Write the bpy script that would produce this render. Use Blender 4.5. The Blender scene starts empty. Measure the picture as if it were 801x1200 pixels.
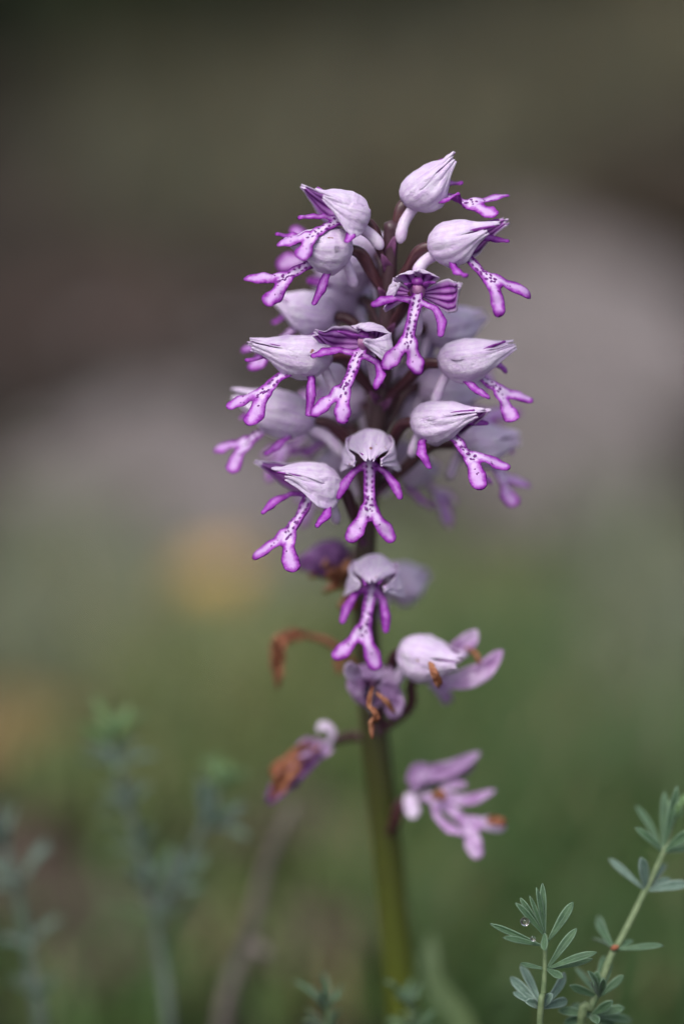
import bpy, math, random
import numpy as np

# ------------------------------------------------------------------ camera, sky, sun, exposure
PITCH = math.radians(18.0)      # camera looks 18 degrees down
D = 0.467                       # focus distance (m): life-size macro scene
ZC = 0.165                      # height of the picture centre above the ground
S = 0.00014                     # metres per photo pixel in the focus plane
sc = bpy.context.scene
cp, sp = math.cos(PITCH), math.sin(PITCH)
CAM = np.array([0.0, -D*cp, ZC + D*sp])
FW = np.array([0.0, cp, -sp]); UP = np.array([0.0, sp, cp]); RT = np.array([1.0, 0, 0])
cam = bpy.data.cameras.new('camera'); camo = bpy.data.objects.new('camera', cam)
sc.collection.objects.link(camo); sc.camera = camo
camo.location = CAM; camo.rotation_euler = (math.pi/2 - PITCH, 0, 0)
cam.sensor_fit = 'VERTICAL'; cam.sensor_height = 36.0
cam.lens = 36.0*D/(1200*S)
cam.clip_start = 0.01; cam.clip_end = 1000
cam.dof.use_dof = True; cam.dof.focus_distance = D; cam.dof.aperture_fstop = 3.0
cam.dof.aperture_blades = 0

w = bpy.data.worlds.new('World'); sc.world = w; w.use_nodes = True
nt = w.node_tree; bg = nt.nodes['Background']
sky = nt.nodes.new('ShaderNodeTexSky'); sky.sky_type = 'NISHITA'; sky.sun_disc = False
SUN_EL, SUN_AZ = math.radians(60), math.radians(-150)
sky.sun_elevation = SUN_EL; sky.sun_rotation = SUN_AZ; sky.dust_density = 4.0
hs = nt.nodes.new('ShaderNodeHueSaturation'); hs.inputs['Saturation'].default_value = 0.58
nt.links.new(sky.outputs[0], hs.inputs['Color']); nt.links.new(hs.outputs[0], bg.inputs['Color'])
bg.inputs['Strength'].default_value = 0.10
sl = bpy.data.lights.new('sun', 'SUN'); so = bpy.data.objects.new('sun', sl); sc.collection.objects.link(so)
sl.energy = 1.0; sl.angle = math.radians(35); sl.color = (1.0, 0.98, 0.95)
sd = np.array([math.sin(SUN_AZ)*math.cos(SUN_EL), math.cos(SUN_AZ)*math.cos(SUN_EL), math.sin(SUN_EL)])
from mathutils import Vector
so.rotation_euler = Vector(sd).to_track_quat('Z', 'Y').to_euler()
so.location = (0, -1, 3)
sc.view_settings.view_transform = 'Standard'; sc.view_settings.look = 'None'
sc.view_settings.gamma = 1; sc.view_settings.exposure = 1.0

rng = np.random.default_rng(7); random.seed(7)

def at(px, py, dl=0.0):
    """photo pixel + millimetres behind the focus plane -> world point"""
    d = D + dl*0.001; k = d/D
    return CAM + FW*d + RT*((px-400.5)*S*k) + UP*((600-py)*S*k)
def gp(px, py, z=0.0):
    """photo pixel -> point on the ground"""
    r = FW*D + RT*((px-400.5)*S) + UP*((600-py)*S)
    return CAM + r*((z-CAM[2])/r[2])
def nrm(v): return v/(np.linalg.norm(v)+1e-12)

# ------------------------------------------------------------------ materials
def mat(name):
    m = bpy.data.materials.new(name); m.use_nodes = True
    t = m.node_tree; b = t.nodes['Principled BSDF']
    return m, t, b
def N(t, kind, **kw):
    n = t.nodes.new(kind)
    for k, v in kw.items(): setattr(n, k, v)
    return n
def attr(t, name):
    n = N(t, 'ShaderNodeAttribute'); n.attribute_name = name; return n.outputs['Fac']
def math_(t, op, a, b=None, c=None):
    n = N(t, 'ShaderNodeMath', operation=op)
    for i, x in enumerate((a, b, c)):
        if x is None: continue
        if isinstance(x, (int, float)): n.inputs[i].default_value = x
        else: t.links.new(x, n.inputs[i])
    return n.outputs[0]
def ramp(t, fac, stops, interp='LINEAR'):
    n = N(t, 'ShaderNodeValToRGB'); n.color_ramp.interpolation = interp
    e = n.color_ramp.elements
    while len(e) < len(stops): e.new(0.5)
    for el, (p, c) in zip(e, stops): el.position = p; el.color = (*c, 1)
    t.links.new(fac, n.inputs[0]); return n.outputs[0]
def mix(t, fac, a, b, bt='MIX'):
    n = N(t, 'ShaderNodeMix', data_type='RGBA', blend_type=bt)
    for i, x in ((0, fac), (6, a), (7, b)):
        if isinstance(x, (int, float)): n.inputs[i].default_value = x
        elif isinstance(x, tuple): n.inputs[i].default_value = (*x, 1)
        else: t.links.new(x, n.inputs[i])
    return n.outputs[2]
def noise(t, scale, detail=3, rough=0.55, coord='Object', vec=None):
    n = N(t, 'ShaderNodeTexNoise'); n.inputs['Scale'].default_value = scale
    n.inputs['Detail'].default_value = detail; n.inputs['Roughness'].default_value = rough
    if vec is None:
        tc = N(t, 'ShaderNodeTexCoord'); vec = tc.outputs[coord]
    t.links.new(vec, n.inputs['Vector']); return n.outputs['Fac']
def bump(t, b, h, strength, dist):
    n = N(t, 'ShaderNodeBump'); n.inputs['Strength'].default_value = strength
    n.inputs['Distance'].default_value = dist
    t.links.new(h, n.inputs['Height']); t.links.new(n.outputs[0], b.inputs['Normal'])
    return n.outputs[0]
def translucent(t, b, col, fac, normal=None):
    tr = N(t, 'ShaderNodeBsdfTranslucent'); t.links.new(col, tr.inputs['Color'])
    if normal is not None: t.links.new(normal, tr.inputs['Normal'])
    mx = N(t, 'ShaderNodeMixShader'); mx.inputs[0].default_value = fac
    out = t.nodes['Material Output']
    t.links.new(b.outputs[0], mx.inputs[1]); t.links.new(tr.outputs[0], mx.inputs[2])
    t.links.new(mx.outputs[0], out.inputs['Surface'])
def uvvec(t, su, sv):
    c = N(t, 'ShaderNodeCombineXYZ')
    t.links.new(math_(t, 'MULTIPLY', attr(t, 'u'), su), c.inputs[0])
    t.links.new(math_(t, 'MULTIPLY', attr(t, 'v'), sv), c.inputs[1])
    t.links.new(attr(t, 'rnd'), c.inputs[2])
    return c.outputs[0]

def sepal_outer():
    m, t, b = mat('sepal_outer')
    u, v = attr(t, 'u'), attr(t, 'v')
    streak = noise(t, 1.0, 4, 0.6, vec=uvvec(t, 2.2, 7.0))
    blotch = noise(t, 700, 4, 0.6)
    c = ramp(t, streak, [(0.25, (0.64, 0.43, 0.76)), (0.48, (0.76, 0.59, 0.85)), (0.72, (0.87, 0.76, 0.92))])
    c = mix(t, math_(t, 'MULTIPLY', ramp(t, blotch, [(0.42, (0, 0, 0)), (0.66, (1, 1, 1))]), 0.5), c, (0.88, 0.84, 0.92))
    # length-wise veins
    vv = math_(t, 'ABSOLUTE', math_(t, 'SINE', math_(t, 'ADD', math_(t, 'MULTIPLY', v, 6.5), math_(t, 'MULTIPLY', streak, 2.2))))
    vein = ramp(t, vv, [(0.0, (1, 1, 1)), (0.16, (0, 0, 0))])
    c = mix(t, math_(t, 'MULTIPLY', vein, 0.17), c, (0.42, 0.22, 0.52))
    # pinker towards the base
    c = mix(t, math_(t, 'MULTIPLY', ramp(t, u, [(0.0, (1, 1, 1)), (0.35, (0, 0, 0))]), 0.35), c, (0.52, 0.30, 0.60))
    spk = noise(t, 420, 2, 0.4)
    c = mix(t, ramp(t, spk, [(0.735, (0, 0, 0)), (0.765, (1, 1, 1))]), c, (0.30, 0.13, 0.12))
    t.links.new(c, b.inputs['Base Color']); b.inputs['Roughness'].default_value = 0.55
    b.inputs['Specular IOR Level'].default_value = 0.30
    b.inputs['Sheen Weight'].default_value = 0.12
    h = math_(t, 'ADD', math_(t, 'MULTIPLY', noise(t, 900, 6, 0.75), 2.4), math_(t, 'ADD', math_(t, 'MULTIPLY', vv, 0.15), math_(t, 'MULTIPLY', streak, 0.25)))
    nn = bump(t, b, h, 0.75, 0.00030)
    translucent(t, b, mix(t, 1.0, c, (1.0, 0.85, 1.0), 'MULTIPLY'), 0.22, nn)
    return m
def sepal_inner():
    m, t, b = mat('sepal_inner')
    u, v = attr(t, 'u'), attr(t, 'v')
    st = noise(t, 1.0, 3, 0.6, vec=uvvec(t, 2.0, 3.0))
    vv = math_(t, 'ABSOLUTE', math_(t, 'SINE', math_(t, 'ADD', math_(t, 'MULTIPLY', v, 7.2), math_(t, 'MULTIPLY', st, 1.6))))
    c = ramp(t, vv, [(0.0, (0.075, 0.004, 0.11)), (0.40, (0.19, 0.015, 0.25)), (0.62, (0.38, 0.09, 0.47)), (1.0, (0.55, 0.25, 0.65))])
    c = mix(t, ramp(t, math_(t, 'ABSOLUTE', v), [(0.78, (0, 0, 0)), (0.97, (1, 1, 1))]), c, (0.72, 0.60, 0.78))
    t.links.new(c, b.inputs['Base Color']); b.inputs['Roughness'].default_value = 0.5
    nn = bump(t, b, vv, 0.6, 0.0002)
    translucent(t, b, c, 0.25, nn)
    return m
def lip_mat():
    m, t, b = mat('lip')
    e, u, a = attr(t, 'edge'), attr(t, 'u'), attr(t, 'arm')
    n1 = noise(t, 900, 5, 0.7)
    ee = math_(t, 'ADD', e, math_(t, 'MULTIPLY', math_(t, 'SUBTRACT', n1, 0.5), 1.25))
    pale = ramp(t, ee, [(0.03, (0.18, 0.006, 0.24)), (0.24, (0.31, 0.035, 0.40)), (0.48, (0.50, 0.23, 0.60)), (0.80, (0.70, 0.55, 0.78))])
    deep = ramp(t, ee, [(0.04, (0.18, 0.005, 0.24)), (0.36, (0.31, 0.030, 0.40)), (0.66, (0.42, 0.115, 0.52)), (1.0, (0.53, 0.27, 0.63))])
    c = mix(t, a, pale, deep)
    t.links.new(c, b.inputs['Base Color']); b.inputs['Roughness'].default_value = 0.45
    b.inputs['Specular IOR Level'].default_value = 0.35
    nn = bump(t, b, noise(t, 4200, 3, 0.6), 0.6, 0.00018)
    translucent(t, b, c, 0.18, nn)
    return m
def simple(name, stops, scale, rough=0.5, bs=0.4, bd=0.0002, trans=0.0, bscale=None, spec=0.4, detail=4):
    m, t, b = mat(name)
    c = ramp(t, noise(t, scale, detail, 0.6), stops)
    t.links.new(c, b.inputs['Base Color']); b.inputs['Roughness'].default_value = rough
    b.inputs['Specular IOR Level'].default_value = spec
    nn = bump(t, b, noise(t, bscale or scale*2.5, 4, 0.6), bs, bd)
    if trans: translucent(t, b, c, trans, nn)
    return m
def stem_mat():
    m, t, b = mat('orchid_stem')
    u = attr(t, 'u')
    n1 = noise(t, 260, 4, 0.6)
    uu = math_(t, 'ADD', u, math_(t, 'MULTIPLY', math_(t, 'SUBTRACT', n1, 0.5), 0.10))
    c = ramp(t, uu, [(0.30, (0.075, 0.100, 0.006)), (0.48, (0.045, 0.055, 0.008)), (0.62, (0.048, 0.042, 0.020)), (0.80, (0.060, 0.032, 0.036)), (1.0, (0.060, 0.026, 0.040))])
    c = mix(t, math_(t, 'MULTIPLY', noise(t, 900, 3), 0.20), c, (0.09, 0.05, 0.05))
    t.links.new(c, b.inputs['Base Color']); b.inputs['Roughness'].default_value = 0.42
    bump(t, b, noise(t, 1500, 3), 0.4, 0.0002)
    return m
def ovary_mat():
    m, t, b = mat('ovary')
    u = attr(t, 'u')
    n1 = noise(t, 1.0, 3, 0.6, vec=uvvec(t, 3.0, 9.0))
    c = ramp(t, n1, [(0.3, (0.032, 0.009, 0.015)), (0.5, (0.060, 0.018, 0.025)), (0.72, (0.12, 0.048, 0.045))])
    c = mix(t, math_(t, 'MULTIPLY', ramp(t, u, [(0.0, (1, 1, 1)), (0.25, (0, 0, 0))]), 0.4), c, (0.18, 0.06, 0.15))
    t.links.new(c, b.inputs['Base Color']); b.inputs['Roughness'].default_value = 0.38
    bump(t, b, noise(t, 2200, 3), 0.4, 0.00015)
    return m
def herb_mat(name, c0, c1, c2, edge):
    m, t, b = mat(name)
    u, v = attr(t, 'u'), attr(t, 'v')
    c = ramp(t, noise(t, 500, 4, 0.6), [(0.3, c0), (0.5, c1), (0.72, c2)])
    av = math_(t, 'ABSOLUTE', v)
    c = mix(t, math_(t, 'MULTIPLY', ramp(t, av, [(0.70, (0, 0, 0)), (0.95, (1, 1, 1))]), 0.75), c, edge)
    c = mix(t, math_(t, 'MULTIPLY', ramp(t, av, [(0.0, (1, 1, 1)), (0.10, (0, 0, 0))]), 0.45), c, edge)
    t.links.new(c, b.inputs['Base Color']); b.inputs['Roughness'].default_value = 0.55
    b.inputs['Sheen Weight'].default_value = 0.2; b.inputs['Sheen Roughness'].default_value = 0.4
    nn = bump(t, b, noise(t, 2600, 4, 0.7), 0.7, 0.00025)
    translucent(t, b, c, 0.12, nn)
    return m
M = {}
M['so'] = sepal_outer(); M['si'] = sepal_inner(); M['lip'] = lip_mat()
M['tuft'] = simple('lip_tuft', [(0.3, (0.09, 0.006, 0.13)), (0.7, (0.19, 0.02, 0.24))], 900, 0.6)
M['spur'] = simple('spur', [(0.3, (0.66, 0.47, 0.72)), (0.65, (0.83, 0.74, 0.87))], 500, 0.45, 0.4, 0.0002, 0.25, 2500)
M['petal'] = simple('petal', [(0.3, (0.20, 0.012, 0.26)), (0.65, (0.36, 0.07, 0.45))], 600, 0.45, 0.4, 0.0002, 0.2)
M['column'] = simple('column', [(0.35, (0.26, 0.05, 0.26)), (0.7, (0.55, 0.30, 0.46))], 600, 0.4, 0.3, 0.0002, 0.15)
M['pollen'] = simple('pollen_case', [(0.3, (0.10, 0.008, 0.13)), (0.7, (0.22, 0.03, 0.26))], 900, 0.35)
M['stem'] = stem_mat(); M['ovary'] = ovary_mat()
M['bract'] = simple('bract', [(0.3, (0.10, 0.025, 0.085)), (0.7, (0.22, 0.08, 0.19))], 700, 0.5, trans=0.1)
M['brown'] = simple('withered_brown', [(0.28, (0.09, 0.026, 0.012)), (0.5, (0.27, 0.095, 0.045)), (0.72, (0.48, 0.23, 0.13))], 420, 0.6, 0.9, 0.0006, 0.12, 1200)
M['fade'] = simple('withered_purple', [(0.28, (0.27, 0.10, 0.31)), (0.5, (0.50, 0.31, 0.56)), (0.72, (0.74, 0.60, 0.79))], 330, 0.55, 0.8, 0.0005, 0.25, 1400)
M['fadedark'] = simple('withered_dark_purple', [(0.28, (0.07, 0.015, 0.09)), (0.5, (0.16, 0.055, 0.20)), (0.75, (0.34, 0.18, 0.38))], 330, 0.55, 0.8, 0.0005, 0.15, 1400)
M['herb'] = herb_mat('herb_leaf', (0.024, 0.066, 0.026), (0.040, 0.095, 0.038), (0.062, 0.130, 0.055), (0.16, 0.26, 0.17))
M['herbgrey'] = herb_mat('herb_grey_leaf', (0.046, 0.092, 0.066), (0.074, 0.132, 0.098), (0.115, 0.185, 0.145), (0.20, 0.28, 0.24))
M['herbtop'] = herb_mat('herb_young_leaf', (0.065, 0.14, 0.04), (0.10, 0.20, 0.055), (0.14, 0.25, 0.08), (0.21, 0.32, 0.17))
M['hstem'] = simple('herb_stem', [(0.3, (0.075, 0.12, 0.05)), (0.7, (0.17, 0.22, 0.11))], 600, 0.6, 0.5, 0.0002)
M['oleaf'] = simple('orchid_leaf', [(0.3, (0.10, 0.16, 0.06)), (0.7, (0.18, 0.25, 0.11))], 120, 0.4, 0.3, 0.0004, 0.2)
M['twig'] = simple('dry_twig', [(0.3, (0.10, 0.082, 0.072)), (0.7, (0.20, 0.17, 0.15))], 300, 0.8, 0.7, 0.0005)
M['bark'] = simple('shrub_bark', [(0.3, (0.03, 0.024, 0.02)), (0.7, (0.08, 0.06, 0.045))], 90, 0.9, 0.8, 0.002)

# ------------------------------------------------------------------ mesh helpers
ORG = {}
def empty(name, loc, label, cat, group=None):
    o = bpy.data.objects.new(name, None); sc.collection.objects.link(o)
    o.location = loc; o.empty_display_size = 0.01; ORG[o] = np.array(loc, float)
    o['label'] = label; o['category'] = cat
    if group: o['group'] = group
    return o
def mk(name, V, F, mats, mi=None, parent=None, origin=None, attrs=None, smooth=True,
       label=None, cat=None, group=None, kind=None):
    V = np.asarray(V, float)
    if origin is None: origin = ORG[parent] if parent is not None else V.mean(axis=0)
    origin = np.asarray(origin, float)
    me = bpy.data.meshes.new(name)
    me.from_pydata((V-origin).tolist(), [], [tuple(int(i) for i in f) for f in F])
    for m in (mats if isinstance(mats, (list, tuple)) else [mats]): me.materials.append(m)
    if mi is not None: me.polygons.foreach_set('material_index', np.asarray(mi, np.int32))
    if smooth: me.polygons.foreach_set('use_smooth', np.ones(len(me.polygons), bool))
    for k, a in (attrs or {}).items():
        at_ = me.attributes.new(k, 'FLOAT', 'POINT'); at_.data.foreach_set('value', np.asarray(a, np.float32))
    me.update()
    o = bpy.data.objects.new(name, me); sc.collection.objects.link(o)
    ORG[o] = origin
    if parent is not None:
        o.parent = parent; o.location = origin - ORG[parent]
    else: o.location = origin
    if label: o['label'] = label
    if cat: o['category'] = cat
    if group: o['group'] = group
    if kind: o['kind'] = kind
    return o
class Geo:
    def __init__(s): s.V, s.F, s.mi, s.A, s.n = [], [], [], {}, 0
    def add(s, g, mi=0):
        V, F, A = g[:3]; m = g[3] if len(g) > 3 else None
        F = [tuple(i+s.n for i in f) for f in F]
        s.F += F; s.mi += [mi]*len(F) if m is None else [x+mi for x in m]
        for k in set(s.A) | set(A):
            s.A.setdefault(k, [0.0]*s.n); s.A[k] += list(A.get(k, [0.0]*len(V)))
        s.V.append(np.asarray(V)); s.n += len(V)
    def build(s, name, mats, **kw):
        return mk(name, np.vstack(s.V), s.F, mats, s.mi, attrs=s.A, **kw)
def spline(pts, n):
    """Catmull-Rom through pts"""
    P = np.array(pts, float)
    P = np.vstack([2*P[0]-P[1], P, 2*P[-1]-P[-2]])
    out = []; m = len(P)-3
    for q in np.linspace(0, m, n):
        i = min(int(q), m-1); t = q-i
        a, b, c, d = P[i:i+4]
        out.append(0.5*((2*b)+(c-a)*t+(2*a-5*b+4*c-d)*t*t+(3*b-a-3*c+d)*t**3))
    return np.array(out)
def frames(P):
    T = np.gradient(P, axis=0); T /= np.linalg.norm(T, axis=1)[:, None]+1e-12
    ref = np.array([0, 0, 1.0]) if abs(T[0][2]) < 0.8 else np.array([0, -1.0, 0])
    u = nrm(ref - T[0]*ref.dot(T[0])); U = [u]
    for i in range(1, len(P)):
        u = nrm(U[-1] - T[i]*U[-1].dot(T[i])); U.append(u)
    U = np.array(U); return T, U, np.cross(T, U)
def tube(P, R, n=12, ribs=0, rib=0.0, twist=0.0, rnd=0.0):
    P = np.asarray(P, float); R = np.broadcast_to(np.asarray(R, float), (len(P),))
    T, U, W = frames(P); V, F, au, av = [], [], [], []
    for i in range(len(P)):
        for j in range(n):
            a = 2*math.pi*j/n
            r = R[i]*(1+rib*math.cos(ribs*a + twist*i/len(P)))
            V.append(P[i] + r*(math.cos(a)*U[i]+math.sin(a)*W[i])); au.append(i/(len(P)-1)); av.append(math.cos(a))
    for i in range(len(P)-1):
        for j in range(n):
            k = (j+1) % n; F.append((i*n+j, i*n+k, (i+1)*n+k, (i+1)*n+j))
    for e, s_ in ((0, -1), (len(P)-1, 1)):
        V.append(P[e]+T[e]*s_*R[e]*0.5); c = len(V)-1; au.append(e/(len(P)-1)); av.append(0)
        for j in range(n):
            k = (j+1) % n; F.append((e*n+k, e*n+j, c) if s_ < 0 else (e*n+j, e*n+k, c))
    return V, F, {'u': au, 'v': av, 'rnd': [rnd]*len(V)}
def shell(P, out, th, rnd=0.0, th_edge=0.35):
    """grid of points (n,m,3) -> thin solid; outside faces material 0, inside faces material 1"""
    n, m, _ = P.shape
    gu = np.gradient(P, axis=0); gv = np.gradient(P, axis=1)
    Nn = np.cross(gu, gv); Nn /= np.linalg.norm(Nn, axis=2)[..., None]+1e-15
    sgn = np.sign((Nn*out).sum(axis=2).mean()) or 1.0
    Nn *= sgn
    v = np.linspace(-1, 1, m)[None, :]; u = np.linspace(0, 1, n)[:, None]
    k = (1-(1-th_edge)*np.abs(v)**4)*np.ones((n, 1))
    A = P + Nn*(th*0.5*k)[..., None]; B = P - Nn*(th*0.5*k)[..., None]
    V = np.vstack([A.reshape(-1, 3), B.reshape(-1, 3)]); o = n*m; F, mi = [], []
    def q(a, b, c, d, flip): return (a, b, c, d) if not flip else (d, c, b, a)
    fl = sgn < 0
    for i in range(n-1):
        for j in range(m-1):
            a, b, c, d = i*m+j, (i+1)*m+j, (i+1)*m+j+1, i*m+j+1
            F.append(q(a, b, c, d, fl)); mi.append(0); F.append(q(o+a, o+b, o+c, o+d, not fl)); mi.append(1)
    rimv = [i*m for i in range(n)] + [(n-1)*m+j for j in range(1, m)] + [i*m+m-1 for i in range(n-2, -1, -1)] + [j for j in range(m-2, 0, -1)]
    for x in range(len(rimv)):
        a, b = rimv[x], rimv[(x+1) % len(rimv)]
        F.append(q(b, a, o+a, o+b, fl)); mi.append(0)
    uu = np.repeat(u, m, axis=1).ravel(); vv = np.repeat(v, n, axis=0).ravel()
    return V, F, {'u': np.tile(uu, 2), 'v': np.tile(vv, 2), 'rnd': np.full(2*o, rnd)}, mi
def ribbon(path, wid, up, cup=0.0, th=0.0003, n=14, m=7, wob=0.0, rnd=0.0, twist=0.0, r=None):
    """leaf/petal strip along path; wid(u) = half width; cup>0 folds the edges towards 'up'"""
    r = r or rng
    C = spline(path, n); T = np.gradient(C, axis=0); T /= np.linalg.norm(T, axis=1)[:, None]+1e-12
    P = np.zeros((n, m, 3)); outv = np.zeros((n, m, 3))
    ph = r.uniform(0, 6.28, 6)
    for i in range(n):
        u = i/(n-1); W = nrm(np.cross(T[i], up)); Nn = nrm(np.cross(W, T[i]))
        a = twist*u; W, Nn = W*math.cos(a)+Nn*math.sin(a), Nn*math.cos(a)-W*math.sin(a)
        h = wid(u)
        for j in range(m):
            v = -1+2*j/(m-1)
            z = cup*h*abs(v)**1.4 + wob*h*(math.sin(7*u+3*v+ph[0])*0.5+math.sin(13*u-5*v+ph[1])*0.35+(math.sin(29*u+4*v+ph[2])*.3 if wob > .45 else 0))*(0.3+abs(v))
            P[i, j] = C[i] + W*h*v*(1-0.25*min(abs(cup), 1.2)) + Nn*z; outv[i, j] = Nn
    return shell(P, outv, th, rnd)
def blob(c, ax, n=8, m=5, rnd=0.0):
    """ellipsoid with half axes ax (3 vectors)"""
    V, F = [c+ax[2]], []
    for i in range(1, m):
        th = math.pi*i/m
        for j in range(n):
            a = 2*math.pi*j/n
            V.append(c+math.sin(th)*(math.cos(a)*ax[0]+math.sin(a)*ax[1])+math.cos(th)*ax[2])
    V.append(c-ax[2])
    for j in range(n): F.append((0, 1+j, 1+(j+1) % n))
    for i in range(m-2):
        for j in range(n):
            a, b = 1+i*n+j, 1+i*n+(j+1) % n; F.append((a, a+n, b+n, b))
    for j in range(n): F.append((len(V)-1, 1+(m-2)*n+(j+1) % n, 1+(m-2)*n+j))
    return V, F, {'u': [0.5]*len(V), 'v': [0]*len(V), 'rnd': [rnd]*len(V)}

# ------------------------------------------------------------------ ground
def smooth_noise(x, y, seed):
    r = np.random.default_rng(seed); z = 0*x
    for k in range(10):
        a = r.uniform(0, 6.28); f = 2.0*1.45**k; z = z + np.sin(f*(x*math.cos(a)+y*math.sin(a))+r.uniform(0, 6.28))/(1+k)
    return z
def ground():
    g = np.concatenate([-np.geomspace(150, 3.1, 14), np.linspace(-3, 3, 81), np.geomspace(3.1, 150, 14)])
    X, Y = np.meshgrid(g, g+0.8, indexing='ij'); r = np.hypot(X, Y)
    Z = 0.010*smooth_noise(X, Y, 3)*np.clip((r-0.06)/0.5, 0, 1)*(r < 6)-0.004
    n = len(g); V = np.stack([X, Y, Z], -1).reshape(-1, 3)
    F = [(i*n+j, (i+1)*n+j, (i+1)*n+j+1, i*n+j+1) for i in range(n-1) for j in range(n-1)]
    m, t, b = mat('soil')
    big = noise(t, 3.1, 4, 0.55); mid = noise(t, 38, 5, 0.65); fine = noise(t, 260, 4, 0.6)
    c = ramp(t, mid, [(0.30, (0.012, 0.0095, 0.0085)), (0.48, (0.025, 0.020, 0.0175)), (0.66, (0.048, 0.039, 0.034)), (0.8, (0.10, 0.083, 0.074))])
    c = mix(t, math_(t, 'MULTIPLY', ramp(t, big, [(0.45, (0, 0, 0)), (0.6, (1, 1, 1))]), 0.6), c, (0.017, 0.019, 0.010))
    c = mix(t, math_(t, 'MULTIPLY', fine, 0.35), c, (0.024, 0.017, 0.013))
    t.links.new(c, b.inputs['Base Color']); b.inputs['Roughness'].default_value = 0.95; b.inputs['Specular IOR Level'].default_value = 0.05
    bump(t, b, math_(t, 'ADD', mid, math_(t, 'MULTIPLY', fine, 0.4)), 0.8, 0.01)
    return mk('ground', V, F, m, origin=(0, 0, 0), kind='structure')
ground()

# ------------------------------------------------------------------ what lies and grows behind the orchid
M['stone'] = simple('limestone', [(0.25, (0.17, 0.14, 0.135)), (0.5, (0.28, 0.24, 0.235)), (0.75, (0.42, 0.37, 0.36))], 35, 0.9, 0.8, 0.004, detail=6)
M['ochre'] = simple('ochre_leaf', [(0.3, (0.38, 0.21, 0.05)), (0.7, (0.60, 0.38, 0.12))], 60, 0.7, 0.5, 0.001, 0.2)
M['ochrebrown'] = simple('ochre_brown_leaf', [(0.3, (0.13, 0.085, 0.03)), (0.7, (0.24, 0.16, 0.06))], 60, 0.7, 0.5, 0.001, 0.2)
M['litter'] = simple('brown_leaf', [(0.3, (0.024, 0.015, 0.012)), (0.7, (0.075, 0.045, 0.034))], 60, 0.8, 0.5, 0.001, 0.1)
M['shrub'] = simple('shrub_leaf', [(0.3, (0.018, 0.030, 0.011)), (0.7, (0.042, 0.064, 0.024))], 25, 0.6, 0.3, 0.001, 0.1)
M['shrubbrown'] = simple('dry_shrub_leaf', [(0.3, (0.035, 0.024, 0.016)), (0.7, (0.075, 0.056, 0.036))], 25, 0.7, 0.3, 0.001, 0.1)
def grass():
    m, t, b = mat('grass_blade')
    c = ramp(t, attr(t, 'hue'), [(0.0, (0.055, 0.115, 0.030)), (0.25, (0.090, 0.150, 0.042)), (0.45, (0.17, 0.20, 0.060)), (0.68, (0.21, 0.23, 0.165)), (0.84, (0.050, 0.053, 0.026)), (1.0, (0.30, 0.23, 0.12))])
    t.links.new(c, b.inputs['Base Color']); b.inputs['Roughness'].default_value = 0.5
    translucent(t, b, c, 0.2)
    Z = [(600, 860, 80, 60, 1700, 28, .16), (650, 980, 100, 60, 1900, 28, .10), (580, 1090, 110, 60, 700, 25, .16),
         (210, 850, 80, 45, 1700, 24, .46), (320, 870, 60, 50, 1000, 28, .44), (100, 780, 70, 55, 1900, 24, .64), (220, 760, 60, 30, 700, 20, .62),
         (740, 800, 40, 90, 1100, 28, .66), (80, 680, 60, 40, 1100, 22, .68), (690, 1180, 100, 60, 900, 24, .08), (480, 850, 60, 60, 800, 28, .32),
         (560, 760, 60, 30, 400, 24, .45), (320, 80, 140, 50, 900, 70, .84), (760, 60, 90, 40, 800, 60, .84), (260, 210, 110, 50, 800, 40, .82), (560, 190, 120, 40, 500, 35, .84),
         (400, 1080, 80, 60, 300, 24, .35), (120, 1200, 90, 50, 300, 24, .15), (200, 960, 90, 40, 500, 24, .30), (440, 720, 70, 40, 500, 26, .62)]
    V, F, A = [], [], []
    for (px, py, sx, sy, n, h, hue) in Z:
        for k in range(n):
            q = gp(rng.normal(px, sx), min(1500, max(-40, rng.normal(py, sy))))
            if abs(q[0]-foot_xy[0]) < .012 and abs(q[1]-foot_xy[1]) < .012: continue
            hh = h*.001*rng.uniform(.45, 1.2); a = rng.uniform(0, 6.28); ln = rng.uniform(.1, .9)*hh
            d = np.array([math.cos(a), math.sin(a), 0]); e = np.array([-d[1], d[0], 0])*rng.uniform(.0007, .0018)
            b0 = q*np.array([1, 1, 0])+np.array([0, 0, -.012]); i = len(V)
            p1 = b0+d*ln*.25+np.array([0, 0, .55*hh+.01]); p2 = b0+d*ln+np.array([0, 0, hh+.01])
            V += [b0-e, b0+e, p1-e*.8, p1+e*.8, p2]; F += [(i, i+1, i+3, i+2), (i+2, i+3, i+4)]
            hv = min(1, max(0, hue+rng.normal(0, .06))); hv = 1.0 if rng.random() < .05 else hv
            A += [hv]*5
    mk('grass', V, F, m, origin=(0, 0, 0), attrs={'hue': A}, kind='stuff', label='fine green and straw coloured grass on the ground behind the orchid', cat='grass')
foot_xy = at(476, 1290, 50)
grass()
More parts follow.
